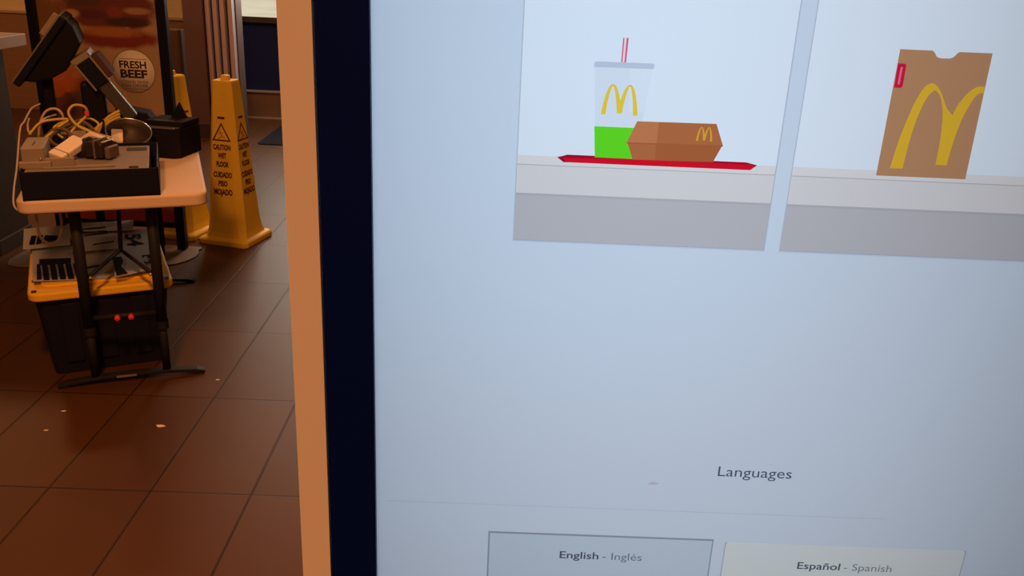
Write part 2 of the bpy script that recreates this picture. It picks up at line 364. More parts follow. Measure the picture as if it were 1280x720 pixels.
def build_display():
    vs, fs = [], []
    for _, _, poly in LAY:
        fs.append(list(range(len(vs), len(vs)+len(poly)))); vs += [Vector(p) for p in poly]
    V2, _, F2, _, _, _ = geometry.delaunay_2d_cdt(vs, [], fs, 0, 1e-4)
    def inside(p, poly):
        c = False; j = len(poly)-1
        for i in range(len(poly)):
            (xi, yi), (xj, yj) = poly[i], poly[j]
            if (yi > p.y) != (yj > p.y) and p.x < (xj-xi)*(p.y-yi)/(yj-yi)+xi: c = not c
            j = i
        return c
    groups = {}
    for f in F2:
        p = (V2[f[0]]+V2[f[1]]+V2[f[2]])/3
        top = next((l for l in reversed(LAY) if inside(p, l[2])), None)
        if top and top[0] != 'hidden': groups.setdefault(top[0], []).append((f, top[1]))
    owners = {}
    for owner in dict.fromkeys(l[0] for l in LAY):
        bm = bmesh.new(); vm = {}; cols = list(dict.fromkeys(c for _, c in groups[owner]))
        for f, c in groups[owner]:
            for i in f:
                if i not in vm: vm[i] = bm.verts.new((V2[i].x/1000-KX, .004, V2[i].y/1000))
            try: nf = bm.faces.new([vm[i] for i in f]); nf.material_index = cols.index(c)
            except ValueError: continue
            nf.normal_update()
            if nf.normal.y > 0: nf.normal_flip()
        par = kio if owner == 'screen' else owners['screen']
        owners[owner] = obj(owner, bm, [lcd(c, COLS[c]) for c in cols], par, recalc=False)
    return owners
own = build_display(); scr = own['screen']
INK = film('ink', (.13, .14, .19)); INK2 = film('ink_soft', (.30, .32, .38))
def screen_text(name, body, m, x, z, width, height=None, bold=0, y=.0034, shear=0):
    return text(name, body, m, scr, face_matrix((x/1000-KX, y, z/1000), (1, 0, 0), (0, 0, 1)), width/1000, height/1000 if height else None, bold=bold, align='LEFT', shear=shear)
screen_text('heading_lettering', 'Languages', INK, 122.6, 1301.9, 40.3, 6.0)
screen_text('english_lettering', 'English', INK, 40.2, 1244.5, 22.0, 4.6, .012)
screen_text('english_lettering', '- Ingl\u00e9s', INK2, 64.6, 1244.5, 22.3, 4.7)
screen_text('spanish_lettering', 'Espa\u00f1ol', INK, 175.5, 1243.0, 24.4, 4.6, .012)
screen_text('spanish_lettering', '- Spanish', INK2, 202.4, 1243.0, 27.3, 4.6)
b = new(); prism(b, [(p.x, p.y) for p in catmull([(-.0030, -.0004, 0), (-.001, .0008, 0), (.0015, .0006, 0), (.0030, .0002, 0), (.0014, -.0009, 0), (-.0014, -.0010, 0)], 4, True)], 0, .00005, M=face_matrix((.0889-KX, .0034, 1.2958), (1, 0, 0), (0, 0, 1)))
obj('smudge', b, film('smudge', (.93, .88, .90)), scr)

# ================================================================== folding table and what is on and under it
TY = R(20.7); T0 = Vector((-1.612, 2.826, 0)); TU = Vector((math.cos(TY), math.sin(TY), 0)); TV = Vector((-math.sin(TY), math.cos(TY), 0))
def W(u, v, z=0): return T0+TU*u+TV*v+Vector((0, 0, z))      # table coordinates: u across, v away from the front edge
DARK = mat('dark_steel', (.018, .018, .024), .55, 0, spec=.15); BLACK = mat('black_plastic', (.009, .011, .024), .55, spec=.10)
tab = thing('folding_table', 'pale folding table with dark metal legs, loaded with dismantled electronics', 'table', W(0, 0), TY)
TL, TH = 1.26, .74
b = new(); prism(b, rrect(0, .607, 0, TL, .045), TH-.048, TH, .010, seg=3); obj('tabletop', b, mat('table_laminate', (.70, .58, .44), .6, var=.05, bump=.15, spec=.25), tab)
for vv, s in ((.105, 1), (TL-.105, -1)):
    for uu in (.163, .413):
        b = new(); rod(b, (uu, vv, .215), (uu, vv, TH-.045), .0195); rod(b, (uu, vv, .03), (uu, vv, .24), .015); lathe(b, [(.0225, .20), (.0225, .232)], 16, Matrix.Translation((uu, vv, 0)))
        obj('leg', b, DARK, tab)
    b = new(); P = [(.032, .012), (.06, .020), (.16, .030), (.29, .033), (.42, .030), (.52, .020), (.548, .012)]
    t = [(u, 0, z) for u, z in P]
    for (u0, z0), (u1, z1) in zip(P, P[1:]):
        M = face_matrix((u0, vv-.018, z0), (u1-u0, 0, z1-z0), (0, 1, 0)); box(b, 0, math.hypot(u1-u0, z1-z0)+.004, 0, .036, -.014, .0, .003, M)
    box(b, .034, .07, vv-.018, vv+.018, 0, .012, .003); box(b, .51, .546, vv-.018, vv+.018, 0, .012, .003)
    ft = obj('foot_bar', b, DARK, tab)
    if s == 1:
        b = new(); prism(b, rrect(.235, .305, vv-.0195, vv-.0185, .0004, 1), .021, .029); obj('badge', b, mat('worn_badge', (.20, .19, .18), .6), ft)
    b = new(); rod(b, (.163, vv, .262), (.413, vv, .262), .010); obj('crossbar', b, DARK, tab)
    if s == 1:
        for uu in (.262, .309):
            b = new(); lathe(b, [(0, .024), (.008, .024), (.010, .021), (.010, 0), (0, 0)], 14, Matrix.Translation((uu, vv-.005, .262))@Matrix.Rotation(R(90), 4, 'X')); obj('lock_button', b, mat('red_plastic', (.80, .055, .085), .4), tab)
    b = new(); av = vv+s*.19; tube(b, [(.186, vv, .425), (.285, av, .458)], .0075); tube(b, [(.392, vv, .422), (.288, av, .458)], .0075)
    tube(b, [(.287, av, .452), (.287, vv+s*.46, TH-.046)], .008); brc = obj('brace', b, DARK, tab)
    for uu, zz in ((.190, .424), (.390, .421)):
        b = new(); lathe(b, [(0, .012), (.005, .010), (.007, .004), (.007, 0), (0, 0)], 12, Matrix.Translation((uu, vv-.010, zz))@Matrix.Rotation(R(90), 4, 'X')); obj('rivet', b, mat('chrome', (.75, .75, .75), .2, .9), brc)

# --- black steel case with grey chassis
CH = mat('chassis_grey', (.24, .22, .19), .6, .1, var=.15)
ec = thing('equipment_case', 'wide black steel drawer case holding a grey metal chassis, at the front of the table', 'equipment case', W(.24, .215, TH), TY)
b = new(); x0, x1, y0, y1, h = -.213, .213, -.212, .22, .100
box(b, x0, x1, y0, y1, 0, .006); box(b, x0, x1, y0, y0+.006, 0, h-.004, .002); box(b, x0, x1, y1-.006, y1, 0, h, .002); box(b, x0, x0+.006, y0, y1, 0, h, .002); box(b, x1-.006, x1, y0, y1, 0, h, .002)
obj('shell', b, BLACK, ec)
b = new(); box(b, x0+.012, x1-.030, y0+.012, y1-.03, .02, .094, .003); box(b, -.145, .075, -.165, -.150, .094, .100, .002); box(b, -.145, .075, -.135, -.125, .094, .098, .002)
cha = obj('chassis', b, CH, ec)
b = new(); box(b, -.125, -.04, .03, .19, .094, .0952); obj('hole_shade_plate', b, mat('hole_shade_dark', (.04, .028, .022), .6), cha)  # flat dark plate, painted shade of a hole in the chassis top
b = new(); box(b, .105, .175, .095, .150, .094, .0955); obj('slot', b, mat('slot_dark', (.03, .025, .025), .6), cha)
for c in ((-.125, -.085, -.148, -.137, .094, .0952), (.120, .150, -.192, -.182, .094, .099)):
    b = new(); box(b, *c, .0005); obj('clip', b, mat('slot_dark', (.03, .025, .025), .6), cha)
b = new(); box(b, -.210, -.140, -.14, .05, .094, .162, .004); box(b, -.218, -.12, -.16, -.14, .094, .118, .003); box(b, -.14, -.05, -.142, -.128, .094, .125, .002)
blk = obj('bracket', b, mat('bracket_tan_metal', (.27, .24, .20), .55, .1), ec)
b = new(); box(b, -.178, -.174, -.10, -.03, .162, .1628); obj('slot', b, mat('slot_dark', (.03, .025, .025)), blk)
b = new(); lathe(b, [(0, .006), (.004, .005), (.006, 0), (0, 0)], 12, Matrix.Translation((-.152, -.141, .125))@Matrix.Rotation(R(90), 4, 'X')); obj('screw', b, mat('chrome', (.75, .75, .75)), blk)

# --- white power brick, folded white card, black scanner head on the chassis
wb = thing('white_power_brick', 'small white plastic power brick lying among the yellow cables on the grey chassis', 'adapter', W(.165, .20, TH+.107), TY+R(48))
b = new(); M = Matrix.Rotation(R(-20), 4, 'Y')@Matrix.Rotation(R(14), 4, 'X')
box(b, -.062, .062, -.030, .030, .012, .042, .006, M); obj('body', b, mat('white_plastic', (.86, .82, .74), .4), wb)
b = new(); box(b, -.036, -.033, -.0305, .0305, .011, .0428, 0, M); obj('seam', b, mat('seam_brown', (.22, .17, .12), .6), wb)
b = new(); prism(b, [(-.075, -.005), (-.008, .040), (.060, .012), (.055, .008), (-.008, .034), (-.070, -.010)], -.03, .03, M=Matrix.Rotation(R(90), 4, 'X'))
o = obj('folded_card', b, mat('white_card', (.86, .80, .70), .6), None, W(.235, .345, TH+.118), (0, 0, TY+R(8))); tag(o, 'folded white card standing like a little roof behind the black scanner head', 'card')
sh = thing('scanner_head', 'black angular scanner head lying on the grey chassis, in front of the folded white card', 'scanner', W(.245, .215, TH+.096), TY+R(-28))
b = new(); oc = [(.036*math.cos(R(22.5+45*k)), .036*math.sin(R(22.5+45*k))) for k in range(8)]
prism(b, oc, -.058, .0, .004, Matrix.Translation((.0, -.01, .044))@Matrix.Rotation(R(58), 4, 'Y')@Matrix.Rotation(R(10), 4, 'X')); box(b, -.015, .055, -.042, .040, .004, .062, .010); obj('hood', b, mat('scanner_black', (.022, .02, .02), .35), sh)
b = new(); box(b, .020, .028, -.044, .042, .002, .067, .003); obj('rib', b, mat('scanner_grey', (.12, .10, .085), .5), sh)
b = new(); box(b, .055, .075, -.034, .034, .002, .045, .006); obj('tail', b, mat('scanner_grey', (.12, .10, .085), .5), sh)

# --- yellow and white cables
YEL = mat('yellow_cable', (.58, .46, .07), .5); WCB = mat('white_cable', (.50, .46, .38), .5)
def cable(name, label, m, pts, r, group=None, n=8):
    P = [W(*p) for p in pts]; base = Vector((sum(p.x for p in P)/len(P), sum(p.y for p in P)/len(P), min(p.z for p in P)))
    b = new(); tube(b, catmull([p-base for p in P], n), r); o = obj(name, b, m, None, base); return tag(o, label, 'cable', group)
cable('data_cable', 'yellow cable standing in an open ribbon loop, the tallest loop on the table', YEL, [(.16, .36, .85), (.155, .40, .885), (.185, .45, .915), (.214, .47, .945), (.208, .46, .975), (.175, .45, .982), (.155, .44, .960), (.165, .43, .930), (.19, .42, .905), (.235, .41, .885), (.29, .44, .86)], .0048)
cable('data_cable', 'thin yellow cable twisted through the middle of the tangle below the tall loop', YEL, [(.13, .40, .87), (.10, .42, .90), (.13, .44, .92), (.18, .45, .905), (.22, .47, .885), (.25, .47, .905), (.22, .49, .925), (.17, .48, .915), (.12, .46, .89)], .0042)
b = new(); lathe(b, [(.0085, -.009), (.0085, .009)], 12, Matrix.Translation(W(.214, .47, .948))); o = obj('cable_clip', b, mat('red_plastic', (.80, .055, .085))); tag(o, 'tiny red clip on the tall yellow cable loop', 'clip')
cable('data_cable', 'yellow cable coiled flat left of the tall ribbon loop', YEL, [(.02, .40, .885), (.06, .42, .925), (.12, .43, .935), (.15, .44, .93), (.12, .42, .91), (.07, .36, .875), (.04, .33, .855), (.09, .40, .88), (.16, .45, .905), (.20, .47, .92)], .0048)
cable('data_cable', 'olive coloured cable arching over the coiled yellow cable at the back left', mat('olive_cable', (.55, .42, .2), .5), [(.04, .48, .86), (.05, .48, .91), (.075, .48, .955), (.11, .48, .965), (.13, .48, .94), (.125, .50, .89)], .0048)
cable('data_cable', 'thin white cable with a hanging plug behind the grey chassis', WCB, [(.02, .46, .935), (.012, .46, .91), (.015, .45, .885), (.04, .47, .905), (.07, .48, .93), (.10, .56, .93)], .0036)
cable('data_cable', 'dark brown tangled cable among the yellow loops', mat('brown_cable', (.10, .075, .05), .6), [(.06, .36, .86), (.10, .40, .90), (.14, .40, .90), (.16, .38, .87), (.12, .35, .85), (.09, .38, .88), (.17, .45, .92), (.21, .46, .91), (.25, .42, .87)], .007)
cable('power_cord', 'pale cord hanging down the left front corner of the table', WCB, [(.045, .60, .965), (.02, .55, .955), (.0, .48, .92), (-.01, .42, .90), (-.012, .24, .80), (-.014, .13, .75), (-.012, .08, .70), (.02, .10, .665)], .0034)
cable('power_cord', 'pale cord looping under the left side of the tabletop', WCB, [(.03, .30, .69), (.02, .28, .60), (.03, .26, .53), (.07, .30, .50), (.09, .36, .56), (.07, .40, .69)], .0048)
bd = thing('cable_bundle', 'short folded bundle of yellow cable held by a black tie', 'cable', W(.262, .46, .845), TY+R(20))
b = new()
for k in range(7):
    oy = (k % 3-1)*.010; oz = (k//3-1)*.009; tube(b, catmull([(-.045, oy*1.5, .005+oz), (-.02, oy, .045+oz), (0, oy*.6, .06+oz*.7), (.03, oy*1.3, .085+oz), (.065, oy*1.4, .100+oz*1.2)], 5), .0062)
obj('wires', b, mat('ochre_cable', (.52, .40, .07), .5), bd)
b = new(); tube(b, [(-.003+.016*math.sin(a)*.45, .022*math.cos(a), .058+.022*math.sin(a)) for a in [k*math.pi/8 for k in range(16)]], .004, closed=True); obj('tie', b, BLACK, bd)
b = new(); tube(b, [(-.045, 0, .006), (-.06, 0, -.001+.006)], .014); obj('plug', b, BLACK, bd)

# --- round dish behind the chassis
ds = thing('round_dish', 'round dark dish with a thin silver rim and pale inside, beside the cable bundle', 'dish', W(.352, .535, TH), TY)
Md = Matrix.Translation((-.002, -.01, .125))@Matrix.Rotation(R(27), 4, 'X')@Matrix.Rotation(R(6), 4, 'Y')@Matrix.Scale(1.12, 4)
b = new(); lathe(b, [(.076, 0), (.070, -.022), (.054, -.044), (.030, -.054), (0, -.056), (0, -.052), (.028, -.050), (.050, -.041), (.066, -.021), (.072, 0), (.076, 0)], 32, Md); obj('shell', b, mat('dish_brown', (.040, .030, .026), .5), ds)
b = new(); tube(b, [Md@Vector((.074*math.cos(a), .074*math.sin(a), .001)) for a in [2*math.pi*k/36 for k in range(36)]], .0028, closed=True); obj('rim', b, mat('chrome', (.75, .75, .75)), ds)
b = new(); box(b, -.056, -.018, -.040, .030, -.034, -.012, .004, Md); obj('insert', b, mat('white_card', (.86, .80, .70)), ds)
b = new(); box(b, -.04, .04, -.005, .055, 0, .075, .006); obj('foot', b, BLACK, ds)

# --- receipt printers
pr = thing('receipt_printer', 'black receipt printer with raised flap, on the right rear of the table', 'printer', W(.525, .565, TH), TY+R(-29.7))
b = new(); prism(b, [(0, 0), (0, -.21), (.145, -.21), (.145, -.09), (.125, 0)], -.17, 0, .004, M=Matrix.Rotation(R(90), 4, 'Y')@Matrix.Rotation(R(180), 4, 'X'))
b.free(); b = new()
prism(b, [(-.17, 0), (-.02, 0), (0, .02), (0, .19), (-.17, .19)], 0, .118, .005); prism(b, [(-.17, .05), (0, .05), (0, .19), (-.17, .19)], .1181, .142, .005); obj('body', b, mat('printer_black', (.014, .013, .018), .8, spec=.05), pr)
b = new(); prism(b, [(-.165, .003), (-.022, .003), (-.004, .024), (-.004, .045), (-.165, .045)], .1185, .124, .002); obj('front_cover', b, mat('printer_grey', (.045, .042, .042), .5, spec=.2), pr)
b = new(); box(b, -.14, -.01, -.001, .003, .1205, .1245, .001); obj('trim_strip', b, mat('chrome', (.75, .75, .75)), pr)
b = new(); box(b, -.13, -.04, .06, .075, .1421, .1425); obj('paper_slot', b, mat('slot_dark', (.03, .025, .025)), pr)
b = new(); prism(b, [(-.105, .142), (-.035, .142), (-.065, .205)], 0, .012, .002, M=Matrix.Translation((0, .165, 0))@Matrix.Rotation(R(90), 4, 'X')); obj('flap', b, BLACK, pr)
p2 = thing('receipt_printer', 'dark receipt printer with an open pale edge, between the round dish and the poster', 'printer', W(.372, .975, TH), TY+R(-8))
b = new(); prism(b, [(-.075, 0), (.075, 0), (.075, .09), (.05, .13), (-.075, .155)], -.06, .06, .006, M=face_matrix((0, 0, 0), (1, 0, 0), (0, 0, 1))); obj('body', b, mat('printer_black', (.040, .038, .044)), p2)
b = new(); box(b, -.06, -.02, -.064, -.055, .145, .158, .003); obj('release_tab', b, mat('scanner_grey', (.12, .10, .085)), p2)

# --- tilted touch monitor at the left rear
mo = thing('touch_monitor', 'black flat touch monitor tipped far back on its stand at the table rear left', 'monitor', W(.03, .93, TH), TY)
A = Vector((-.110, -.065, .270)); Bp = Vector((.095, -.065, .536)); ux = (Bp-A).normalized(); un = Vector((ux.z, 0, -ux.x)); uy = Vector((0, 1, 0)); Lm = (Bp-A).length
Mm = Matrix(((ux.x, uy.x, un.x, A.x), (ux.y, uy.y, un.y, A.y), (ux.z, uy.z, un.z, A.z), (0, 0, 0, 1)))     # x along the side edge, y across, z to the back
b = new(); box(b, 0, Lm, 0, .30, .004, .034, .006, Mm); obj('panel', b, BLACK, mo)
b = new(); box(b, 0, Lm, -.002, .302, 0, .006, .002, Mm); obj('screen_bezel', b, mat('silver_edge', (.20, .19, .17), .4, .2), mo)
b = new(); prism(b, [(.03, .034), (Lm-.005, .034), (Lm-.010, .062), (Lm-.05, .118), (.16, .135), (.09, .105), (.045, .062)], -.29, -.015, .008, M=Mm@Matrix.Rotation(R(90), 4, 'X')); obj('back_housing', b, mat('monitor_back', (.010, .010, .014), .6, spec=.08), mo)
b = new(); box(b, Lm*.66, Lm*.97, .05, .09, -.022, 0, .004, Mm); obj('card_reader', b, mat('reader_grey', (.30, .25, .20), .45), mo)
b = new(); box(b, -.012, .030, .02, .07, .0, .30, .008); obj('stand', b, BLACK, mo)
b = new(); prism(b, rrect(-.09, .055, -.06, .16, .02), 0, .016, .004); obj('base', b, BLACK, mo)

# --- second terminal, leaning to the right
te = thing('till_terminal', 'black till terminal with a slanted grey neck and silver edges, in front of the poster', 'terminal', W(.216, .83, TH), TY)
P0 = Vector((-.035, 0, .365)); P1 = Vector((.125, 0, .125)); tx_ = (P1-P0).normalized(); tn = Vector((-tx_.z, 0, tx_.x)); Lt = (P1-P0).length
Mt = Matrix(((tx_.x, 0, tn.x, P0.x), (tx_.y, 1, tn.y, P0.y), (tx_.z, 0, tn.z, P0.z), (0, 0, 0, 1)))
b = new(); box(b, .01, .125, -.03, .16, -.022, .045, .005, Mt); obj('head', b, BLACK, te)
b = new(); box(b, 0, .13, -.034, -.028, -.026, -.019, .001, Mt); box(b, -.005, .13, -.034, -.028, .041, .048, .001, Mt); box(b, -.012, .012, -.034, .16, -.03, .05, .003, Mt); obj('edge_trim', b, mat('terminal_trim', (.24, .22, .17), .5), te)
b = new(); box(b, .018, .115, -.03, .15, .046, .072, .003, Mt); obj('side_module', b, mat('module_brown', (.085, .045, .045), .85, spec=.05), te)
b = new(); box(b, .10, Lt+.01, -.02, .03, -.012, .040, .006, Mt); obj('neck', b, mat('neck_grey', (.050, .050, .055), .5), te)
b = new(); box(b, -.045, .045, .02, .09, .02, .27, .010); box(b, -.02, .10, .03, .08, .02, .14, .008); obj('column', b, mat('terminal_black', (.006, .006, .010), .5, spec=.2), te)
b = new(); prism(b, rrect(-.10, .08, -.08, .13, .02), 0, .02, .004); obj('base', b, BLACK, te)
b = new(); box(b, -.09, .075, -.084, -.076, .022, .034, .002); obj('front_rail', b, mat('terminal_trim', (.36, .31, .23)), te)
b = new(); tube(b, [(.075, -.03, .02), (.06, -.03, .075), (.045, -.03, .10)], .006); obj('hinge_rod', b, mat('chrome', (.75, .75, .75)), te)

# --- tote with yellow lid
to = thing('storage_tote', 'black plastic storage tote with a bright yellow lid, standing under the folding table', 'tote', W(.214, .21, 0), TY+R(5.2))
b = new()
def taper(bm, a, c, z0, z1, r=.03):
    A_ = rrect(*a, r); B_ = rrect(*c, r); va = [bm.verts.new((x, y, z0)) for x, y in A_]; vb = [bm.verts.new((x, y, z1)) for x, y in B_]; n = len(va)
    for k in range(n): bm.faces.new((va[k], va[(k+1) % n], vb[(k+1) % n], vb[k]))
    bm.faces.new(va[::-1]); bm.faces.new(vb)
taper(b, (-.198, .198, .025, .60), (-.232, .232, .012, .63), 0.002, .318)
for x in (-.12, 0, .12): box(b, x-.03, x+.03, .012, .03, .05, .29, .004)
obj('bin', b, mat('tote_black', (.010, .011, .03), .5, spec=.15), to)
b = new(); prism(b, rrect(-.250, .250, -.012, .66, .045), .312, .345, .008, seg=3); prism(b, rrect(-.205, .205, .045, .61, .03), .345, .356, .004); lid = obj('lid', b, mat('tote_yellow', (.90, .58, .04), .45, var=.05, spec=.25), to)
for x in (-.228, .228):
    for y in (.02, .14 if x < 0 else .30, .60):
        b = new(); prism(b, rrect(x-.009, x+.009, y-.013, y+.013, .003, 2), .3452, .3462); obj('lid_hole', b, mat('hole_dark', (.04, .01, .01), .7), lid)

# --- printed number sheets on the lid
PAPER = mat('sheet_shaded_grey', (.42, .47, .52), .7, var=.06); INKB = mat('sheet_ink', (.010, .009, .012), .8, spec=.05); PHOTO = mat('photo_grey', (.34, .33, .33), .6, var=.4, scale=40)  # white paper greyed: shade under the table put into its colour
def sheet(label, pts, z, tilt=0.004):
    """a printed sheet: corner points in table coordinates; returns its Empty and a function to make prints on it"""
    cu = sum(p[0] for p in pts)/4; cv = sum(p[1] for p in pts)/4
    t = thing('number_sheet', label, 'sheet', W(cu, cv, z), TY, 'printed sheets on the tote lid')
    def hz(u, v): return tilt*math.sin((u+v)*9)
    b = bmesh.new(); n = 8; g = []
    for lvl in (0, .0012):
        rows = []
        for i in range(n+1):
            row = []
            for j in range(n+1):
                a, c = i/n, j/n; u = (pts[0][0]*(1-a)+pts[1][0]*a)*(1-c)+(pts[3][0]*(1-a)+pts[2][0]*a)*c; v = (pts[0][1]*(1-a)+pts[1][1]*a)*(1-c)+(pts[3][1]*(1-a)+pts[2][1]*a)*c
                row.append(b.verts.new((u-cu, v-cv, lvl+.004+hz(u, v))))
            rows.append(row)
        g.append(rows)
    for k, rows in enumerate(g):
        for i in range(n):
            for j in range(n): b.faces.new((rows[i][j], rows[i+1][j], rows[i+1][j+1], rows[i][j+1]))
    B0, B1 = g
    for i in range(n):
        b.faces.new((B0[i][0], B0[i+1][0], B1[i+1][0], B1[i][0])); b.faces.new((B0[i][n], B0[i+1][n], B1[i+1][n], B1[i][n])); b.faces.new((B0[0][i], B0[0][i+1], B1[0][i+1], B1[0][i])); b.faces.new((B0[n][i], B0[n][i+1], B1[n][i+1], B1[n][i]))
    obj('paper', b, PAPER, t)
    def print_(name, polys, m):
        for poly in polys:
            b = new(); b2 = [(u-cu, v-cv) for u, v in poly]; hmid = max(hz(u, v) for u, v in poly); prism(b, b2, .0052+hmid, .0062+hmid); obj(name, b, m, t)
    return t, print_, (cu, cv)
t, pf, _ = sheet('white sheet with a row of black bars, front left on the yellow lid', [(-.072, .70), (.26, .70), (.28, .262), (-.022, .270)], .357)
pf('photo_panel', [[(-.030, .55), (.085, .54), (.09, .475), (-.022, .475)], [(-.030, .474), (-.018, .474), (.006, .285), (-.010, .285)]], INKB)
pf('black_bar', [[(-.012+k*.0275, .462), (.008+k*.0275, .462), (.034+k*.0275, .275), (.014+k*.0275, .275)] for k in range(5)], INKB)
pf('black_stroke', [[(.145, .405), (.195, .43), (.197, .415), (.15, .39)], [(.15, .60), (.24, .64), (.24, .63), (.15, .585)]], INKB)
t, pf, _ = sheet('white sheet with short black bars, behind the photo panel sheet at the left', [(-.125, .93), (.05, .955), (.075, .66), (-.098, .655)], .372)
pf('black_bar', [[(-.085, .82), (-.065, .82), (-.060, .70), (-.080, .70)], [(-.060, .82), (-.040, .82), (-.035, .70), (-.055, .70)], [(-.033, .81), (.035, .79), (.02, .735), (-.03, .70)]], INKB)
t, pf, _ = sheet('white sheet with thin black strokes, in the middle of the lid behind the table leg', [(.075, .86), (.255, .86), (.262, .58), (.085, .58)], .366)
pf('black_stroke', [[(.12, .80), (.21, .825), (.21, .81), (.12, .785)], [(.16, .66), (.24, .69), (.24, .675), (.16, .645)]], INKB)
t, pf, (cu, cv) = sheet('white sheet printed with a large sideways number 54, at the right of the lid', [(.245, .88), (.375, .88), (.412, .285), (.285, .285)], .362)
for nm, s_, u_, v_, w_ in (('number_lettering', '54', .288, .70, .175), ('number_lettering', '53', .325, .42, .12)): text(nm, s_, INKB, t, face_matrix((u_-cu, v_-cv, .0095), (.10, -1, 0), (1, .10, 0)), w_, .062, bold=.02)
t, pf, _ = sheet('small card with a black and grey photo, lid front between the table legs', [(.236, .47), (.345, .50), (.375, .275), (.262, .220)], .371, .002)
pf('photo_panel', [[(.242, .455), (.275, .463), (.285, .40), (.278, .34), (.305, .25), (.266, .232)]], INKB); pf('portrait', [[(.279, .43), (.295, .42), (.297, .37), (.284, .36)]], PHOTO)
t, pf, _ = sheet('pale sheet rearmost on the lid, under the middle of the table', [(.085, .98), (.31, .99), (.31, .84), (.09, .83)], .376)
pf('black_stroke', [[(.11, .87), (.20, .885), (.20, .87), (.11, .855)]], INKB); pf('portrait', [[(.17, .96), (.23, .96), (.23, .90), (.18, .90)]], PHOTO)
b = new(); prism(b, [(.365-.39, .86-.6), (.388-.39, .84-.6), (.414-.39, .42-.6), (.395-.39, .40-.6)], .0, .004, .001)
o = obj('red_folder', b, mat('red_card', (.42, .13, .09), .6), None, W(.39, .6, .357), (0, 0, TY)); tag(o, 'dull red folder edge beside the number 54 sheet on the lid', 'folder')

# ================================================================== caution cones
CONE = mat('cone_yellow', (.90, .66, .07), .42, var=.05, spec=.25); CINK = mat('cone_ink', (.10, .012, .012), .6)
def cone(label, x, y, rz):
    t = thing('caution_cone', label, 'safety cone', (x, y, 0), rz, 'yellow wet floor cones')
    def octo(h, c): return [(h, -h+c), (h, h-c), (h-c, h), (-h+c, h), (-h, h-c), (-h, -h+c), (-h+c, -h), (h-c, -h)]
    prof = [(.150, .020, 0), (.152, .020, .008), (.152, .020, .026), (.145, .020, .034), (.126, .026, .042), (.118, .030, .07), (.112, .034, .12), (.058, .018, .885), (.055, .018, .892), (.022, .008, .892), (.020, .008, .915), (.012, .005, .918)]
    b = new(); rings = [[b.verts.new((px, py, z)) for px, py in octo(h, c)] for h, c, z in prof]
    for A_, B_ in zip(rings, rings[1:]):
        for k in range(8): b.faces.new((A_[k], A_[(k+1) % 8], B_[(k+1) % 8], B_[k]))
    b.faces.new(rings[0][::-1]); b.faces.new(rings[-1]); obj('body', b, CONE, t)
    hs = lambda z: .112-(.112-.058)*(z-.12)/(.885-.12)
    for a in (0, 90):
        rot = Matrix.Rotation(R(a), 4, 'Z')
        def FM(z): return rot@face_matrix((0, -hs(z)-.0012, z), (1, 0, 0), (0, .0706, 1))
        for body, z, wd, hh in (('CAUTION', .528, .105, .029), ('WET', .482, .05, .029), ('FLOOR', .436, .075, .029), ('CUIDADO', .378, .112, .030), ('PISO', .330, .055, .030), ('MOJADO', .282, .112, .032)):
            text('warning_lettering', body, CINK, t, FM(z), wd, hh, bold=.05)
        b = new(); M = FM(.575)
        q = [(-.056, 0), (.056, 0), (0, .100)]; qi = [(-.043, .0075), (.043, .0075), (0, .085)]
        vo = [b.verts.new(M@Vector((*p, .0004))) for p in q]; vi = [b.verts.new(M@Vector((*p, .0004))) for p in qi]
        for k in range(3): b.faces.new((vo[k], vo[(k+1) % 3], vi[(k+1) % 3], vi[k]))
        obj('warning_triangle', b, CINK, t, recalc=False)
        b = new()
        for P_, r_ in (([(-.010, .052), (-.004, .040), (.004, .030)], .0022), ([(.004, .030), (.016, .022), (.020, .014)], .0018), ([(.004, .030), (-.006, .020), (-.020, .014)], .0018), ([(-.008, .048), (.008, .044)], .0014), ([(-.008, .048), (-.018, .038)], .0014)):
            tube(b, [M@Vector((*p, .0006)) for p in P_], r_, 6)
        lathe(b, [(0, .0012), (.005, .0008), (.005, 0), (0, 0)], 12, M@Matrix.Translation((-.013, .059, 0))); obj('slipping_figure', b, mat('cone_ink_faded', (.42, .22, .05), .6), t)
        b = new(); prism(b, rrect(-.022, .022, .118, .130, .004, 2), .0002, .0008, M=M); obj('maker_badge', b, CINK, t)
cone('yellow wet floor cone in full view on the tiles beside the kiosk frame', -1.508, 4.815, R(-14))
cone('yellow wet floor cone mostly hidden behind the poster stand and table', -1.832, 4.905, R(-14))

# ================================================================== poster stand
ps = thing('poster_stand', 'tall black framed poster stand with a burger poster, behind the table', 'sign', (-2.05, 4.58, 0))
FR = mat('stand_navy_black', (.006, .008, .03), .45, spec=.2)
for x in (-.335, .305):
    b = new(); box(b, x-.008, x+.040, -.022, .022, .006, 1.80, .004); obj('post', b, FR, ps)
b = new(); box(b, -.30, .32, -.016, .016, .125, .155, .003); obj('lower_rail', b, FR, ps)
b = new(); box(b, -.30, .32, -.016, .016, 1.76, 1.80, .003); obj('upper_rail', b, FR, ps)
b = new(); P = [(-.44, -.36), (-.1, -.34), (.30, -.28), (.39, -.22), (.43, -.12), (.41, -.02), (.34, .045), (-.38, .045), (-.44, -.02)]
prism(b, [(p.x, p.y) for p in catmull([(x, y, 0) for x, y in P], 4, True)], 0, .008, .002); obj('base_plate', b, mat('plate_grey', (.20, .18, .16), .5, .3), ps)
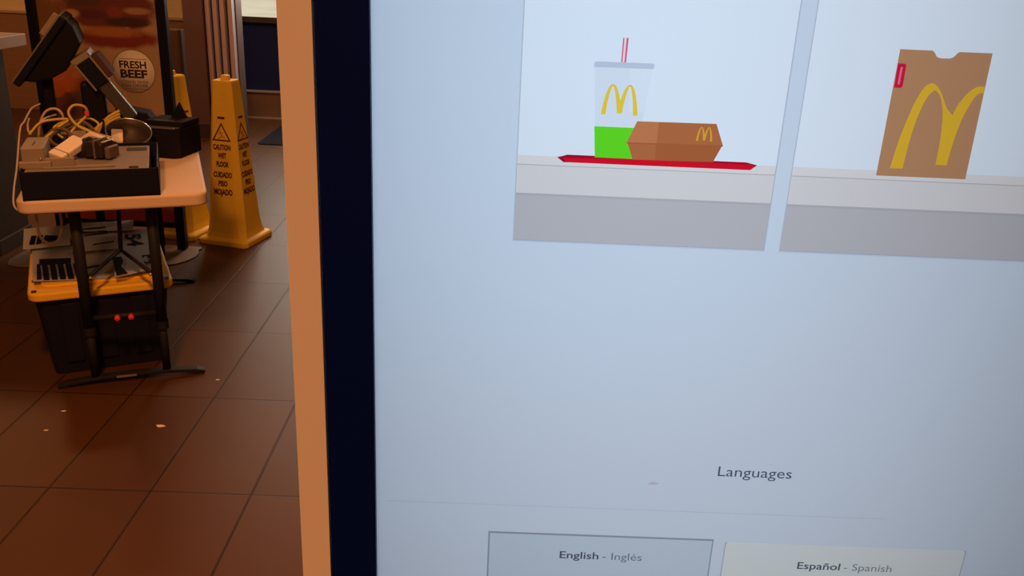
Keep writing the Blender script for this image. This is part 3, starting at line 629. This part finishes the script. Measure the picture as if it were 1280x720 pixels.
def poster_material():
    m, N, L, p = nt('burger_poster'); tc = N.new('ShaderNodeTexCoord'); sep = N.new('ShaderNodeSeparateXYZ'); L.new(tc.outputs['Object'], sep.inputs[0])
    cur = N.new('ShaderNodeRGB'); cur.outputs[0].default_value = (.46, .33, .21, 1); cur = cur.outputs[0]
    no = N.new('ShaderNodeTexNoise'); no.inputs['Scale'].default_value = 16; no.inputs['Detail'].default_value = 3; L.new(tc.outputs['Object'], no.inputs['Vector'])
    def mth(op, a, b_):
        n = N.new('ShaderNodeMath'); n.operation = op
        for i, v in enumerate((a, b_)):
            if isinstance(v, (int, float)): n.inputs[i].default_value = v
            else: L.new(v, n.inputs[i])
        return n.outputs[0]
    wob = mth('MULTIPLY', mth('SUBTRACT', no.outputs['Fac'], .5), .55)
    # printed picture: soft-edged areas (centre x, z, radii, colour, edge softness) in stand coordinates
    for cx, cz, rx, rz, col, soft in [
        (-.26, 1.22, .14, .20, (.23, .115, .05), .5), (-.30, .80, .20, .24, (.17, .06, .035), .5), (-.12, .93, .10, .05, (.50, .24, .09), .6),
        (0.0, 1.42, .36, .20, (.44, .22, .08), .3), (.06, 1.245, .26, .115, (.17, .045, .045), .25), (.08, 1.105, .24, .055, (.22, .035, .030), .35), (.06, 1.135, .17, .030, (.42, .17, .06), .5),
        (.15, 1.185, .13, .028, (.060, .028, .030), .4), (-.02, 1.215, .09, .03, (.10, .030, .040), .5), (.20, 1.24, .08, .02, (.42, .26, .15), .5), (-.06, 1.275, .10, .03, (.10, .05, .035), .5), (.09, 1.23, .05, .03, (.25, .06, .06), .5),
        (-.13, 1.215, .05, .025, (.52, .36, .20), .5), (-.19, .885, .105, .062, (.56, .155, .055), .2), (-.135, .915, .03, .02, (.55, .24, .09), .3), (-.25, .84, .05, .045, (.50, .13, .05), .3),
        (.12, .72, .14, .05, (.46, .17, .08), .6), (0.02, .0, .6, .30, (.38, .055, .035), .15)]:
        dx = mth('DIVIDE', mth('SUBTRACT', sep.outputs[0], cx), rx); dz = mth('DIVIDE', mth('SUBTRACT', sep.outputs[2], cz), rz)
        d = mth('ADD', mth('SQRT', mth('ADD', mth('MULTIPLY', dx, dx), mth('MULTIPLY', dz, dz)), 0), wob)
        mr = N.new('ShaderNodeMapRange'); mr.interpolation_type = 'SMOOTHSTEP'; L.new(d, mr.inputs[0])
        mr.inputs[1].default_value = 1-soft; mr.inputs[2].default_value = 1+soft*.3; mr.inputs[3].default_value = 1; mr.inputs[4].default_value = 0
        mx = N.new('ShaderNodeMix'); mx.data_type = 'RGBA'; L.new(mr.outputs[0], mx.inputs[0]); L.new(cur, mx.inputs[6]); mx.inputs[7].default_value = (*col, 1); cur = mx.outputs[2]
    L.new(cur, p.inputs['Base Color']); p.inputs['Roughness'].default_value = .55; return m
b = new(); box(b, -.31, .312, -.004, .004, .14, 1.78); pos = obj('poster', b, poster_material(), ps)
fc = (.154, -.0042, .946)
b = new(); lathe(b, [(0, 0), (.106, 0), (.106, .0006), (0, .0006)], 48, face_matrix(fc, (1, 0, 0), (0, 0, 1))); bdg = obj('round_badge', b, mat('badge_white', (.84, .84, .82), .6, var=.05), pos)
b = new(); tube(b, [face_matrix(fc, (1, 0, 0), (0, 0, 1))@Vector((.107*math.cos(a), .107*math.sin(a), .0006)) for a in [2*math.pi*k/56 for k in range(56)]], .0014, 6, closed=True); obj('badge_outline', b, mat('badge_line', (.10, .055, .04), .6), pos)
PINK = mat('poster_ink', (.035, .018, .022), .6)
def ptext(body, z, wd, hh, bold=.03): text('poster_lettering', body, PINK, pos, face_matrix((.152, -.0052, z), (1, 0, 0), (0, 0, 1)), wd, hh, bold=bold)
ptext('FRESH', .962, .136, .036); ptext('BEEF', .915, .136, .040, .045)
PINK = mat('poster_ink_faint', (.14, .08, .06), .6)
ptext('COOKED WHEN', .887, .138, .014, .01); ptext('YOU ORDER', .868, .138, .015, .02)
for z in (.858, 1.006):
    b = new(); box(b, .085, .225, -.0052, -.0046, z, z+.0025); obj('badge_rule', b, PINK, pos)

# ================================================================== crumbs on the tiles
CR = mat('crumb_white', (.75, .72, .66), .7)
for lab, x, y, s in (('largest white paper scrap on the open tiles in front of the table', -1.147, 2.68, .010), ('white crumb below the left end of the foot bar', -1.514, 2.76, .005), ('white crumb at the far left of the tiles, nearest the camera', -1.509, 2.625, .005), ('white crumb on the grout line right of the foot bar', -1.063, 3.046, .006)):
    b = new(); pts = [(s*(1+.4*math.sin(k*2.3+x*9))*math.cos(k*math.pi/3.5)*1.5, s*(1+.3*math.cos(k*1.7))*math.sin(k*math.pi/3.5)) for k in range(7)]
    prism(b, pts, 0, s*.35, s*.08); tag(obj('paper_crumb', b, CR, None, (x, y, 0)), lab, 'crumb', 'crumbs on the tiles')
